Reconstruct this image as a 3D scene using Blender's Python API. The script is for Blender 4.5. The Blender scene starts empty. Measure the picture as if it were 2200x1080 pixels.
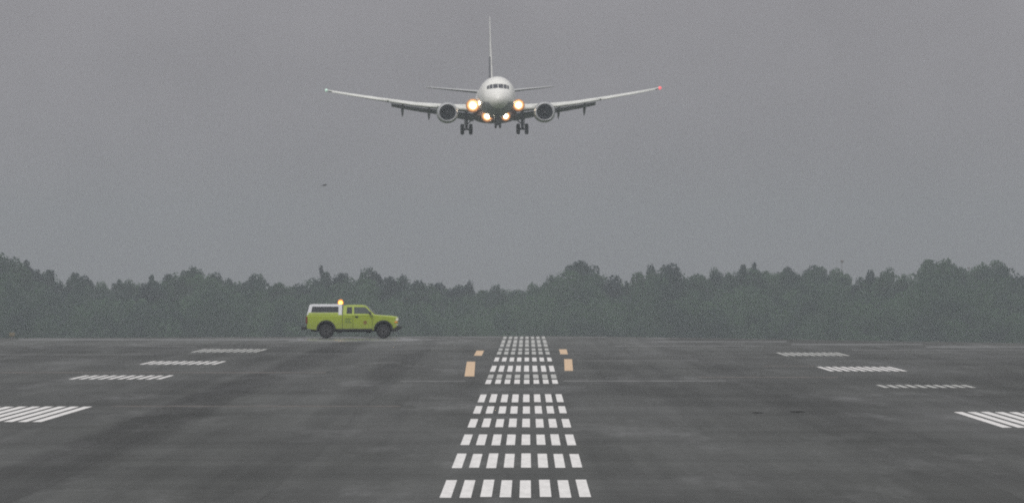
import bpy, bmesh, math, random
import numpy as np
from mathutils import Vector, Matrix

S = bpy.context.scene
COL = S.collection
R = math.radians
PI = math.pi

# ------------------------------------------------------------------ camera
F = 16000.0          # focal length in pixels of the 2200 px wide photograph
CH = 3.35            # camera height above the pavement
HOR = 594.0          # horizon row in the photograph
cam_d = bpy.data.cameras.new('camera')
cam = bpy.data.objects.new('camera', cam_d)
COL.objects.link(cam)
cam_d.sensor_width = 36.0
cam_d.lens = F / 2200 * 36
cam_d.clip_start = 1.0
cam_d.clip_end = 12000
cam.location = (0, 0, CH)
cam.rotation_euler = (R(90) + math.atan(54 / F), 0, 0)
S.camera = cam

# ------------------------------------------------------------------ world: overcast
w = bpy.data.worlds.new('World')
S.world = w
w.use_nodes = True
nt = w.node_tree
for n in list(nt.nodes):
    nt.nodes.remove(n)
out = nt.nodes.new('ShaderNodeOutputWorld')
sky = nt.nodes.new('ShaderNodeTexSky')
sky.sky_type = 'NISHITA'
sky.sun_disc = False
sky.sun_elevation = R(48)
sky.sun_rotation = R(200)
sky.dust_density = 6
b1 = nt.nodes.new('ShaderNodeBackground')
b1.inputs[1].default_value = 0.05
hs = nt.nodes.new('ShaderNodeHueSaturation')
hs.inputs['Saturation'].default_value = 0.15
hs.inputs['Value'].default_value = 0.12
nt.links.new(sky.outputs[0], hs.inputs['Color'])
nt.links.new(hs.outputs[0], b1.inputs[0])
tc = nt.nodes.new('ShaderNodeTexCoord')
sx = nt.nodes.new('ShaderNodeSeparateXYZ')
nt.links.new(tc.outputs['Generated'], sx.inputs[0])
rmp = nt.nodes.new('ShaderNodeValToRGB')
el = rmp.color_ramp.elements
el[0].position = 0.0
el[0].color = (0.292, 0.281, 0.300, 1)
el[1].position = 1.0
el[1].color = (1.0, 1.0, 1.0, 1)
e = el.new(0.10)
e.color = (0.36, 0.35, 0.368, 1)
e = el.new(0.45)
e.color = (0.72, 0.72, 0.73, 1)
nt.links.new(sx.outputs['Z'], rmp.inputs[0])
b2 = nt.nodes.new('ShaderNodeBackground')
b2.inputs[1].default_value = 0.93
# faint broad structure in the cloud layer
nz = nt.nodes.new('ShaderNodeTexNoise')
nz.inputs['Scale'].default_value = 40
nz.inputs['Detail'].default_value = 4
nt.links.new(tc.outputs['Generated'], nz.inputs['Vector'])
mr = nt.nodes.new('ShaderNodeMapRange')
mr.inputs['From Min'].default_value = 0.3
mr.inputs['From Max'].default_value = 0.7
mr.inputs['To Min'].default_value = 0.93
mr.inputs['To Max'].default_value = 1.07
nt.links.new(nz.outputs['Fac'], mr.inputs['Value'])
vm = nt.nodes.new('ShaderNodeVectorMath')
vm.operation = 'SCALE'
nt.links.new(rmp.outputs[0], vm.inputs[0])
nt.links.new(mr.outputs[0], vm.inputs['Scale'])
nt.links.new(vm.outputs[0], b2.inputs[0])
ad = nt.nodes.new('ShaderNodeAddShader')
nt.links.new(b1.outputs[0], ad.inputs[0])
nt.links.new(b2.outputs[0], ad.inputs[1])
nt.links.new(ad.outputs[0], out.inputs[0])

sd = bpy.data.lights.new('sun', 'SUN')
sd.energy = 1.2
sd.angle = R(25)
sd.color = (1.0, 0.97, 0.92)
sun = bpy.data.objects.new('sun', sd)
COL.objects.link(sun)
# light comes from behind the camera, a little from the left
sun.rotation_euler = Vector((-0.30, -0.75, 0.70)).to_track_quat('Z', 'Y').to_euler()

S.view_settings.view_transform = 'Standard'
S.view_settings.look = 'None'
S.view_settings.exposure = 0.0
S.view_settings.gamma = 1.0
S.cycles.volume_bounces = 2
S.cycles.max_bounces = 8
S.cycles.filter_width = 2.0
S.cycles.use_denoising = False

# ------------------------------------------------------------------ materials
def mat(name, col, rough=0.6, metal=0.0, emit=None, es=0.0, coat=0.0, var=0.0, vscale=1.0, spec=0.5):
    m = bpy.data.materials.new(name)
    m.use_nodes = True
    t = m.node_tree
    p = t.nodes['Principled BSDF']
    p.inputs['Base Color'].default_value = (*col, 1)
    p.inputs['Roughness'].default_value = rough
    p.inputs['Metallic'].default_value = metal
    p.inputs['Specular IOR Level'].default_value = spec
    if coat:
        p.inputs['Coat Weight'].default_value = coat
        p.inputs['Coat Roughness'].default_value = 0.1
    if emit:
        p.inputs['Emission Color'].default_value = (*emit, 1)
        p.inputs['Emission Strength'].default_value = es
    if var:
        c = t.nodes.new('ShaderNodeTexCoord')
        n = t.nodes.new('ShaderNodeTexNoise')
        n.inputs['Scale'].default_value = vscale
        n.inputs['Detail'].default_value = 5
        t.links.new(c.outputs['Object'], n.inputs['Vector'])
        q = t.nodes.new('ShaderNodeMapRange')
        q.inputs['From Min'].default_value = 0.3
        q.inputs['From Max'].default_value = 0.7
        q.inputs['To Min'].default_value = 1 - var
        q.inputs['To Max'].default_value = 1 + var
        t.links.new(n.outputs['Fac'], q.inputs['Value'])
        v = t.nodes.new('ShaderNodeVectorMath')
        v.operation = 'SCALE'
        v.inputs[0].default_value = col
        t.links.new(q.outputs[0], v.inputs['Scale'])
        t.links.new(v.outputs[0], p.inputs['Base Color'])
    return m

M = {}
M['white'] = mat('aircraft white paint', (0.88, 0.865, 0.83), 0.35, coat=0.4, var=0.04, vscale=0.6)
M['belly'] = mat('aircraft grey underside', (0.30, 0.30, 0.31), 0.45, var=0.10, vscale=1.2)
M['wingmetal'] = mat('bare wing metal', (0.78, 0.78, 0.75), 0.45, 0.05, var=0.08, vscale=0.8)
M['tail_fade'] = mat('grey tail with painted haze fade', (0.48, 0.48, 0.49), 0.5, var=0.05, vscale=1)  # grey matched to the sky, so the tail's haze fade sits in the colour
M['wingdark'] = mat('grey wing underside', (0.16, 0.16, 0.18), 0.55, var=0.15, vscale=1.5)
M['wingroot'] = mat('dark brown root fairing', (0.13, 0.09, 0.08), 0.6, var=0.2, vscale=1.5)  # dark brown base with uneven tone
M['nacelle'] = mat('nacelle grey paint', (0.27, 0.28, 0.265), 0.4, coat=0.2, var=0.07, vscale=1.5)
M['lip'] = mat('polished inlet lip', (0.46, 0.46, 0.48), 0.35, 0.3)
M['inlet'] = mat('dark inlet duct', (0.035, 0.04, 0.05), 0.5)
M['fan'] = mat('fan blade metal', (0.035, 0.042, 0.05), 0.45, 0.2)
M['glass'] = mat('dark cockpit glass', (0.02, 0.02, 0.035), 0.08)
M['tyre'] = mat('black tyre rubber', (0.022, 0.023, 0.026), 0.85, var=0.15, vscale=6)
M['strut'] = mat('grey gear strut', (0.10, 0.10, 0.11), 0.45, 0.3)
M['hub'] = mat('wheel hub metal', (0.22, 0.22, 0.24), 0.4, 0.5)
M['rim'] = mat('dirty wheel rim', (0.085, 0.085, 0.09), 0.6, 0.2, var=0.2, vscale=6)
M['lamp'] = mat('white hot landing lamp', (1, 1, 1), 0.3, emit=(1.0, 0.88, 0.68), es=34)
M['glare0'] = mat('amber glare rim', (0.3, 0.2, 0.12), 0.4, emit=(1.0, 0.36, 0.12), es=0.22)  # glowing shells paint the glare halo around each landing lamp
M['glare1'] = mat('amber glare shell', (0.9, 0.5, 0.2), 0.3, emit=(1.0, 0.38, 0.13), es=0.60)
M['glare2'] = mat('orange glare shell', (0.9, 0.6, 0.3), 0.3, emit=(1.0, 0.50, 0.20), es=1.5)
M['glare3'] = mat('yellow glare shell', (0.9, 0.7, 0.4), 0.3, emit=(1.0, 0.64, 0.34), es=4.5)
M['red'] = mat('red navigation lamp', (0.8, 0.1, 0.1), 0.3, emit=(1.0, 0.16, 0.19), es=1.1)
M['greenlamp'] = mat('pale green navigation lamp', (0.6, 0.8, 0.7), 0.3, emit=(0.6, 0.9, 0.75), es=0.35)
M['lime'] = mat('lime green truck paint', (0.335, 0.425, 0.028), 0.38, coat=0.5, var=0.07, vscale=2.0)
M['limedark'] = mat('darker lime paint', (0.25, 0.33, 0.035), 0.6, var=0.2, vscale=4.0)
def dirty(m):  # road dirt plus lower-body shading, painted into the colour towards the bottom
    t = m.node_tree; p = t.nodes['Principled BSDF']; L = t.links.new
    src = p.inputs['Base Color'].links[0].from_socket
    c = t.nodes.new('ShaderNodeTexCoord'); sp = t.nodes.new('ShaderNodeSeparateXYZ'); L(c.outputs['Object'], sp.inputs[0])
    n = t.nodes.new('ShaderNodeTexNoise'); n.inputs['Scale'].default_value = 3.5; n.inputs['Detail'].default_value = 6
    L(c.outputs['Object'], n.inputs['Vector'])
    q = t.nodes.new('ShaderNodeMapRange'); q.inputs['From Min'].default_value = 1.15; q.inputs['From Max'].default_value = 0.45
    q.inputs['To Min'].default_value = 0.0; q.inputs['To Max'].default_value = 0.60
    L(sp.outputs['Z'], q.inputs['Value'])
    k = t.nodes.new('ShaderNodeMath'); k.operation = 'MULTIPLY'; L(q.outputs[0], k.inputs[0]); L(n.outputs['Fac'], k.inputs[1])
    mx = t.nodes.new('ShaderNodeMix'); mx.data_type = 'RGBA'; L(k.outputs[0], mx.inputs[0]); L(src, mx.inputs[6])
    mx.inputs[7].default_value = (0.13, 0.13, 0.10, 1)
    L(mx.outputs[2], p.inputs['Base Color'])
dirty(M['lime'])  # road dirt and painted lower-body shading
M['cap'] = mat('white canopy gelcoat', (0.72, 0.73, 0.76), 0.35, coat=0.3, var=0.04, vscale=2)
M['tglass'] = mat('tinted vehicle glass', (0.035, 0.04, 0.045), 0.06)
M['cglass'] = mat('clear vehicle glass', (0.07, 0.085, 0.08), 0.06)
M['black'] = mat('black plastic trim', (0.018, 0.02, 0.022), 0.6, var=0.2, vscale=5)
M['chrome'] = mat('dull chrome', (0.5, 0.5, 0.5), 0.3, 0.9)
M['headlamp'] = mat('headlamp lens', (0.7, 0.68, 0.6), 0.15, emit=(1.0, 0.82, 0.6), es=0.08)
M['orange'] = mat('orange lens', (0.8, 0.25, 0.05), 0.25, emit=(1.0, 0.3, 0.05), es=0.12)
M['tail'] = mat('dark red lens', (0.16, 0.02, 0.015), 0.25)
M['beacon'] = mat('amber beacon core', (1, .7, .2), 0.3, emit=(1.0, 0.55, 0.08), es=5.0)
M['beaconrim'] = mat('amber beacon dome rim', (0.9, 0.3, 0.05), 0.3, emit=(1.0, 0.24, 0.02), es=1.1)
M['decal'] = mat('faded green lettering', (0.10, 0.15, 0.05), 0.5)
M['emblem'] = mat('brown and gold emblem', (0.22, 0.13, 0.03), 0.5)
M['bird'] = mat('dark bird feathers', (0.03, 0.028, 0.026), 0.8, var=0.2, vscale=20)
M['pole'] = mat('galvanised pole', (0.19, 0.165, 0.165), 0.6)
M['bark'] = mat('grey brown bark', (0.07, 0.055, 0.045), 0.9, var=0.3, vscale=3)
M['marker'] = mat('faded yellow marker', (0.20, 0.175, 0.13), 0.6, var=0.15, vscale=8)

def paint_mat(name, col, wear=0.14, holes=0.0):
    m = mat(name, col, 0.6)
    t = m.node_tree
    p = t.nodes['Principled BSDF']
    g = t.nodes.new('ShaderNodeNewGeometry')
    mp = t.nodes.new('ShaderNodeMapping')
    mp.inputs['Scale'].default_value = (6, 0.5, 1)
    n = t.nodes.new('ShaderNodeTexNoise')
    n.inputs['Scale'].default_value = 1.0
    n.inputs['Detail'].default_value = 6
    n.inputs['Roughness'].default_value = 0.65
    t.links.new(g.outputs['Position'], mp.inputs[0])
    t.links.new(mp.outputs[0], n.inputs['Vector'])
    q = t.nodes.new('ShaderNodeMapRange')
    q.inputs['From Min'].default_value = 0.30
    q.inputs['From Max'].default_value = 0.62
    q.inputs['To Min'].default_value = wear
    q.inputs['To Max'].default_value = 0.0
    t.links.new(n.outputs['Fac'], q.inputs['Value'])
    mx = t.nodes.new('ShaderNodeMix')
    mx.data_type = 'RGBA'
    mx.inputs[6].default_value = (*col, 1)
    mx.inputs[7].default_value = (0.09, 0.09, 0.09, 1)
    t.links.new(q.outputs[0], mx.inputs[0])
    t.links.new(mx.outputs[2], p.inputs['Base Color'])
    return m
M['paint'] = paint_mat('white runway paint', (0.78, 0.76, 0.75), 0.25)
M['paint_worn'] = paint_mat('worn white runway paint', (0.50, 0.50, 0.48), 0.5)
M['paint_peach'] = paint_mat('peach block paint', (0.66, 0.455, 0.275), 0.2)
M['seam_pale'] = paint_mat('pale joint sealant', (0.095, 0.096, 0.095), 0.6)
M['seam_rust'] = paint_mat('rusty joint sealant', (0.085, 0.064, 0.052), 0.6)
M['tar'] = mat('dark tar', (0.028, 0.028, 0.028), 0.9, spec=0.0, var=0.2, vscale=1)
M['crest_sheen'] = paint_mat('pale edge line and painted sheen', (0.105, 0.109, 0.109), 0.6)  # edge line and wet reflections, both put into a pale colour

def asphalt():
    m = mat('damp asphalt', (0.07, 0.07, 0.07), 0.7)
    t = m.node_tree
    L = t.links.new
    p = t.nodes['Principled BSDF']
    g = t.nodes.new('ShaderNodeNewGeometry')
    def noise(scale, detail=5, rough=0.6, sc=1.0):
        mp = t.nodes.new('ShaderNodeMapping')
        mp.inputs['Scale'].default_value = scale
        L(g.outputs['Position'], mp.inputs[0])
        n = t.nodes.new('ShaderNodeTexNoise')
        n.inputs['Scale'].default_value = sc
        n.inputs['Detail'].default_value = detail
        n.inputs['Roughness'].default_value = rough
        L(mp.outputs[0], n.inputs['Vector'])
        return n.outputs['Fac']
    def rng(v, a, b, c, d):
        q = t.nodes.new('ShaderNodeMapRange')
        q.inputs['From Min'].default_value = a
        q.inputs['From Max'].default_value = b
        q.inputs['To Min'].default_value = c
        q.inputs['To Max'].default_value = d
        L(v, q.inputs['Value'])
        return q.outputs[0]
    def mul(a, b, op='MULTIPLY'):
        q = t.nodes.new('ShaderNodeMath')
        q.operation = op
        for k, v in enumerate((a, b)):
            if isinstance(v, (int, float)):
                q.inputs[k].default_value = v
            else:
                L(v, q.inputs[k])
        return q.outputs[0]
    broad = rng(noise((0.05, 0.010, 1)), 0.36, 0.64, 0.80, 1.20)      # large damp areas
    cross = rng(noise((0.016, 0.13, 1), 7, 0.72), 0.32, 0.68, 0.76, 1.26)    # paving lanes across
    streak = rng(noise((0.9, 0.006, 1), 4), 0.32, 0.68, 0.80, 1.20)     # wheel tracks along
    grit = rng(noise((5, 1.2, 1), 4, 0.8), 0.25, 0.75, 0.84, 1.16)
    # the dark tyre-track band that runs along the left of the markings
    s = t.nodes.new('ShaderNodeSeparateXYZ')
    L(g.outputs['Position'], s.inputs[0])
    wob = rng(noise((0.3, 0.03, 1), 3), 0.3, 0.7, -0.22, 0.22)
    xs = mul(s.outputs['X'], wob, 'ADD')
    def band(x0, half, dark):
        d = mul(mul(xs, -x0, 'ADD'), 0, 'ADD')
        d = mul(d, 1, 'MULTIPLY')
        q = t.nodes.new('ShaderNodeMath'); q.operation = 'ABSOLUTE'
        L(d, q.inputs[0])
        r_ = rng(q.outputs[0], half * 0.6, half, dark, 1.0)
        return r_
    f = mul(mul(broad, cross), mul(streak, grit))
    cv = t.nodes.new('ShaderNodeCombineXYZ')
    L(s.outputs['Y'], cv.inputs[0]); L(xs, cv.inputs[1])
    bk = t.nodes.new('ShaderNodeTexBrick')
    L(cv.outputs[0], bk.inputs['Vector'])
    bk.inputs['Color1'].default_value = (0.88, 0.88, 0.88, 1)
    bk.inputs['Color2'].default_value = (1.13, 1.13, 1.13, 1)
    bk.inputs['Mortar'].default_value = (0.86, 0.86, 0.86, 1)
    bk.inputs['Scale'].default_value = 1.0
    bk.inputs['Mortar Size'].default_value = 0.05
    bk.inputs['Mortar Smooth'].default_value = 1.0
    bk.inputs['Brick Width'].default_value = 47.0
    bk.inputs['Row Height'].default_value = 3.75
    f = mul(f, bk.outputs['Color'])
    f = mul(f, band(-8.25, 0.95, 0.62))
    f = mul(f, band(-5.9, 1.5, 1.13))
    far = rng(mul(s.outputs['Y'], rng(noise((0.04, 0.05, 1), 5, 0.7), 0.3, 0.7, -45, 45), 'ADD'), 335, 375, 1.0, 1.32)  # wet sheen near the crest, painted into the asphalt colour
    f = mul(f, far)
    f = mul(f, band(7.4, 0.8, 0.82))
    f = mul(f, band(-4.3, 0.8, 0.88))
    f = mul(f, band(3.9, 0.9, 0.92))
    v = t.nodes.new('ShaderNodeVectorMath'); v.operation = 'SCALE'
    v.inputs[0].default_value = (0.058, 0.060, 0.058)
    L(f, v.inputs['Scale'])
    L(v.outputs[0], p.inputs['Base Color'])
    rr = rng(noise((0.22, 0.02, 1), 5, 0.65), 0.3, 0.7, 0.48, 0.85)
    L(rr, p.inputs['Roughness'])
    # wet film: patchy, strongest where the truck crosses
    wet = rng(noise((0.30, 0.035, 1), 5, 0.7), 0.54, 0.66, 0.0, 1.0)
    dx = mul(mul(s.outputs['X'], 8.3, 'ADD'), 0.22)
    dy = mul(mul(s.outputs['Y'], -398.0, 'ADD'), 0.075)
    d2 = mul(mul(dx, dx), mul(dy, dy), 'ADD')
    near = rng(mul(d2, rng(noise((0.6, 0.10, 1), 5, 0.7), 0.3, 0.7, -0.8, 0.8), 'ADD'), 0.4, 1.3, 1.0, 0.0)
    wt = mul(mul(wet, 0.35), near, 'MAXIMUM')
    q = t.nodes.new('ShaderNodeMath'); q.operation = 'MULTIPLY_ADD'
    L(wt, q.inputs[0]); q.inputs[1].default_value = 0.30; q.inputs[2].default_value = 0.10
    L(q.outputs[0], p.inputs['Specular IOR Level'])
    L(mul(rr, mul(mul(wt, -0.62), 1.0, 'ADD')), p.inputs['Roughness'])
    return m
M['asphalt'] = asphalt()

def grass_mat():
    m = mat('rough wet grass', (0.05, 0.07, 0.03), 0.9, var=0.3, vscale=0.2)
    return m
M['grass'] = grass_mat()

def leaf_mat(name, a, b):
    m = mat(name, a, 0.8, spec=0.2)
    t = m.node_tree
    L = t.links.new
    p = t.nodes['Principled BSDF']
    g = t.nodes.new('ShaderNodeNewGeometry')
    n = t.nodes.new('ShaderNodeTexNoise')
    n.inputs['Scale'].default_value = 0.085
    n.inputs['Detail'].default_value = 4
    L(g.outputs['Position'], n.inputs['Vector'])
    q = t.nodes.new('ShaderNodeMapRange')
    q.inputs['From Min'].default_value = 0.41
    q.inputs['From Max'].default_value = 0.60
    L(n.outputs['Fac'], q.inputs['Value'])
    oi = t.nodes.new('ShaderNodeObjectInfo')
    ma = t.nodes.new('ShaderNodeMath'); ma.operation = 'MULTIPLY_ADD'
    L(oi.outputs['Random'], ma.inputs[0])
    ma.inputs[1].default_value = 0.5
    ma.inputs[2].default_value = -0.25
    m2 = t.nodes.new('ShaderNodeMath'); m2.operation = 'ADD'; m2.use_clamp = True
    L(q.outputs[0], m2.inputs[0]); L(ma.outputs[0], m2.inputs[1])
    mx = t.nodes.new('ShaderNodeMix'); mx.data_type = 'RGBA'
    mx.inputs[6].default_value = (*a, 1)
    mx.inputs[7].default_value = (*b, 1)
    L(m2.outputs[0], mx.inputs[0])
    L(mx.outputs[2], p.inputs['Base Color'])
    tl = t.nodes.new('ShaderNodeBsdfTranslucent')
    L(mx.outputs[2], tl.inputs['Color'])
    ms = t.nodes.new('ShaderNodeMixShader')
    ms.inputs[0].default_value = 0.45
    L(p.outputs[0], ms.inputs[1]); L(tl.outputs[0], ms.inputs[2])
    L(ms.outputs[0], t.nodes['Material Output'].inputs['Surface'])
    return m
M['leaf'] = leaf_mat('mixed woodland leaves', (0.008, 0.022, 0.026), (0.070, 0.125, 0.065))

# ------------------------------------------------------------------ helpers
def link_mesh(name, me, parent=None, m=None, smooth=False):
    o = bpy.data.objects.new(name, me)
    COL.objects.link(o)
    if parent is not None:
        o.parent = parent
    if m is not None:
        me.materials.append(M[m] if isinstance(m, str) else m)
    if smooth:
        me.polygons.foreach_set('use_smooth', [True] * len(me.polygons))
    return o

def from_bm(name, bm, m, parent=None, smooth=False):
    bmesh.ops.recalc_face_normals(bm, faces=bm.faces)
    me = bpy.data.meshes.new(name)
    bm.to_mesh(me)
    bm.free()
    return link_mesh(name, me, parent, m, smooth)

def empty(name, label, cat, loc=(0, 0, 0), group=None):
    o = bpy.data.objects.new(name, None)
    COL.objects.link(o)
    o.location = loc
    o['label'] = label
    o['category'] = cat
    if group:
        o['group'] = group
    return o

def structure(o, label=None):
    o['kind'] = 'structure'
    if label:
        o['label'] = label
    return o

def box(bm, c, s, rot=None, bev=0.0):
    r = bmesh.ops.create_cube(bm, size=1.0)
    vs = r['verts']
    mtx = Matrix.Translation(c) @ (rot.to_4x4() if rot is not None else Matrix.Identity(4)) @ Matrix.Diagonal((*s, 1))
    bmesh.ops.transform(bm, matrix=mtx, verts=vs)
    if bev:
        es = list({e for v in vs for e in v.link_edges})
        bmesh.ops.bevel(bm, geom=es, offset=bev, segments=2, affect='EDGES', profile=0.5)
    return vs

def cyl(bm, a, b, r1, r2=None, seg=16, caps=True):
    a = Vector(a); b = Vector(b)
    r2 = r1 if r2 is None else r2
    d = b - a
    r = bmesh.ops.create_cone(bm, cap_ends=caps, segments=seg, radius1=r1, radius2=r2, depth=d.length)
    q = d.to_track_quat('Z', 'Y').to_matrix().to_4x4()
    bmesh.ops.transform(bm, matrix=Matrix.Translation((a + b) / 2) @ q, verts=r['verts'])

def lathe(bm, prof, axis='Y', seg=32, org=(0, 0, 0), closed=False):
    """prof: list of (axial, radius)."""
    rings = []
    for (t, r) in prof:
        ring = []
        for k in range(seg):
            a = 2 * PI * k / seg
            if axis == 'Y':
                p = (r * math.cos(a), t, r * math.sin(a))
            elif axis == 'X':
                p = (t, r * math.cos(a), r * math.sin(a))
            else:
                p = (r * math.cos(a), r * math.sin(a), t)
            ring.append(bm.verts.new((p[0] + org[0], p[1] + org[1], p[2] + org[2])))
        rings.append(ring)
    n = len(rings)
    for i in range(n if closed else n - 1):
        A, B = rings[i], rings[(i + 1) % n]
        for k in range(seg):
            bm.faces.new((A[k], A[(k + 1) % seg], B[(k + 1) % seg], B[k]))
    if not closed:
        for ring in (rings[0], rings[-1]):
            bm.faces.new(ring)
    return rings

def loft(bm, rings, cap=True):
    vs = [[bm.verts.new(p) for p in r] for r in rings]
    n = len(vs[0])
    for A, B in zip(vs, vs[1:]):
        for k in range(n):
            bm.faces.new((A[k], A[(k + 1) % n], B[(k + 1) % n], B[k]))
    if cap:
        bm.faces.new(vs[0]); bm.faces.new(vs[-1])
    return vs

def extrude_poly(bm, pts, y0, y1):
    """side polygon (x,z) extruded over y0..y1."""
    A = [bm.verts.new((x, y0, z)) for x, z in pts]
    B = [bm.verts.new((x, y1, z)) for x, z in pts]
    n = len(pts)
    bm.faces.new(A); bm.faces.new(list(reversed(B)))
    for k in range(n):
        bm.faces.new((A[k], B[k], B[(k + 1) % n], A[(k + 1) % n]))

def gp(px, py):
    """pixel of the photograph -> point on the flat pavement."""
    D = F * CH / (py - HOR)
    return ((px - 1100) / F * D, D)

def at(px, py, D):
    return Vector(((px - 1100) / F * D, D, CH + (HOR - py) / F * D))

# ------------------------------------------------------------------ ground
def crest(x):
    return float(np.interp(x, [-120, -28, -12, 3, 27, 120], [370, 403, 412, 418, 370, 330]))
def gz(x, y):
    d = y - crest(x)
    if d <= 0:
        return 0.0
    z = -0.0145 * d if d > 12 else -0.0145 * d * d / 24 * (1 if d < 12 else 1)
    if d > 12:
        z = -0.0145 * (d - 6)
    return max(z, -14.5)

def sheet(name, xs, ys, m, dz=0.0, yfun=None):
    verts, faces = [], []
    for j, y in enumerate(ys):
        for x in xs:
            yy = yfun(x, y) if yfun else y
            verts.append((x, yy, gz(x, yy) + dz))
    nx = len(xs)
    for j in range(len(ys) - 1):
        for i in range(nx - 1):
            faces.append((j * nx + i, j * nx + i + 1, (j + 1) * nx + i + 1, (j + 1) * nx + i))
    me = bpy.data.meshes.new(name)
    me.from_pydata(verts, [], faces)
    return link_mesh(name, me, None, m)

xs = [-3000, -1500, -600, -300, -120, -80] + list(range(-60, 61, 4)) + [80, 120, 300, 600, 1500, 3000]
ys = [-1500, -400, -100, 0, 100, 200, 300] + list(range(330, 480, 4)) + [500, 600, 800, 1000, 1100, 1300, 2000, 3500]
structure(sheet('ground', xs, ys, 'grass', -0.05), 'open airfield ground around and beyond the pavement')
xs = list(range(-64, 65, 2))
tt = [-60, -20, 20, 60, 100, 140, 180, 220, 260, 300, 330]
structure(sheet('runway', xs, tt + [1000 + k for k in (-30, -20, -10, -5, 0, 2, 4, 6, 8, 10, 12, 16, 20, 30, 40, 50)], 'asphalt', 0.0,
          lambda x, y: y if y < 500 else crest(x) + (y - 1000)), 'wide damp grey asphalt runway')

def quad_sheet(name, quads, m, dz=0.004, label=None):
    """quads: list of four (x,y) points on the pavement."""
    verts, faces = [], []
    for q in quads:
        n = len(verts)
        for (x, y) in q:
            verts.append((x, y, gz(x, y) + dz))
        faces.append(tuple(range(n, n + len(q))))
    me = bpy.data.meshes.new(name)
    me.from_pydata(verts, [], faces)
    return structure(link_mesh(name, me, None, m), label)

def xc(D):
    return -0.20 + 0.0021 * D
random.seed(4)
rows = [(1030.5, 1067.5), (974, 1004), (932.5, 955.5), (899, 917.5), (872, 887.5), (846.5, 863.5),
        (815, 824), (804, 812.5), (785, 798), (767.5, 775.8), (755, 761), (748, 752.6), (738.5, 744.5), (730, 737), (722.6, 727.5)]
for i, (y0, y1) in enumerate(rows):
    D1 = F * CH / (y0 - HOR); D0 = F * CH / (y1 - HOR)
    D1 = min(D1, 416.5)
    qs = []
    for k in range(8):
        a = -1.135 + 0.3035 * k + random.uniform(-.006, .006)
        wdt = 0.175
        j0 = random.uniform(-.3, .3); j1 = random.uniform(-.3, .3)
        qs.append([(xc(D0) + a, D0 + j0), (xc(D0) + a + wdt, D0 + j0), (xc(D1) + a + wdt, D1 + j1), (xc(D1) + a, D1 + j1)])
    nth = ['nearest', 'second', 'third', 'fourth', 'fifth', 'sixth', 'seventh', 'eighth', 'ninth', 'tenth', 'eleventh', 'twelfth',
           'thirteenth', 'fourteenth', 'farthest'][i]
    quad_sheet('runway_marking', qs, 'paint_worn' if i in (7,) or i >= 10 else 'paint',
               label=nth + ' row of eight white bars on the runway centre')

side_rows = [  # y top, y bottom, X of first bar, bars, pitch, paint, label
    (749.5, 756.5, -14.25, 10, 0.305, 'paint_worn', 'farthest white dash row left of the runway centre'),
    (775.5, 782.5, -14.25, 10, 0.305, 'paint', 'middle white dash row left of the runway centre'),
    (806, 814.3, -14.5, 10, 0.315, 'paint', 'nearer white dash row left of the runway centre'),
    (757, 764, 11.6, 10, 0.285, 'paint_worn', 'farthest white dash row right of the runway centre'),
    (787.5, 797, 11.3, 10, 0.285, 'paint', 'middle white dash row right of the runway centre'),
    (826.5, 832.5, 11.25, 10, 0.29, 'paint_worn', 'nearer white dash row right of the runway centre'),
    (873, 906, -14.1, 10, 0.335, 'paint', 'large block of long slanted white bars cut by the left picture edge'),
    (884.5, 918, 10.9, 10, 0.335, 'paint', 'large block of long slanted white bars cut by the right picture edge')]
for (y0, y1, X0, n, pit, mm, lab) in side_rows:
    D1 = F * CH / (y0 - HOR); D0 = F * CH / (y1 - HOR)
    qs = []
    seg = 1
    long_ = y1 > 900
    for k in range(n):
        a = X0 + pit * k
        j = random.uniform(-.25, .25)
        for q in range(seg):
            t0 = q / seg + (.035 if q else 0); t1 = (q + 1) / seg - (.035 if q < seg - 1 else 0)
            E0 = D0 + (D1 - D0) * t0 + j; E1 = D0 + (D1 - D0) * t1 + j
            x0 = a + 0.0021 * (E0 - D0); x1 = a + 0.0021 * (E1 - D0)
            wd_ = .215 if long_ else .165
            qs.append([(x0, E0), (x0 + wd_, E0), (x1 + wd_, E1), (x1, E1)])
    quad_sheet('runway_marking', qs, mm, label=lab)

for (pts, lab) in [
    ([(1018, 763.6), (1035, 763.6), (1040, 752.8), (1024, 752.8)], 'small far peach block left of the central bars'),
    ([(998, 808), (1019, 808), (1021, 776.5), (1003, 776.5)], 'large near peach block left of the central bars'),
    ([(1204, 760.5), (1220, 760.5), (1217, 750), (1201, 750)], 'small far peach block right of the central bars'),
    ([(1213, 796), (1231, 796), (1229, 771), (1212, 771)], 'large near peach block right of the central bars')]:
    quad_sheet('runway_marking', [[gp(*p) for p in pts]], 'paint_peach', label=lab)

def cross_strip(y, th, x0, x1, segs=16, wob=0.25):
    """a strip across the pavement at picture row y, th rows thick."""
    qs = []
    pts = []
    for k in range(segs + 1):
        px = x0 + (x1 - x0) * k / segs
        t_ = th * random.uniform(0.6, 1.2)
        yy = y + random.uniform(-wob, wob) * 0.4
        pts.append((px, yy, t_))
    for A, B in zip(pts, pts[1:]):
        qs.append([gp(A[0], A[1] + A[2] / 2), gp(B[0], B[1] + B[2] / 2), gp(B[0], B[1] - B[2] / 2), gp(A[0], A[1] - A[2] / 2)])
    return qs
random.seed(11)
pale = cross_strip(818.5, 2.2, 860, 1000) + cross_strip(818, 2.4, 1210, 1560) + \
    cross_strip(761.5, 1.2, 0, 330) + cross_strip(743, 1.6, 1320, 1640) + \
    cross_strip(774, 1.0, 1240, 1500) + cross_strip(752, 1.4, 1830, 2200) + \
    cross_strip(744, 1.2, 300, 420)
quad_sheet('pavement_joint', pale, 'seam_pale', 0.003, 'thin pale joints running across the asphalt')
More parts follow.
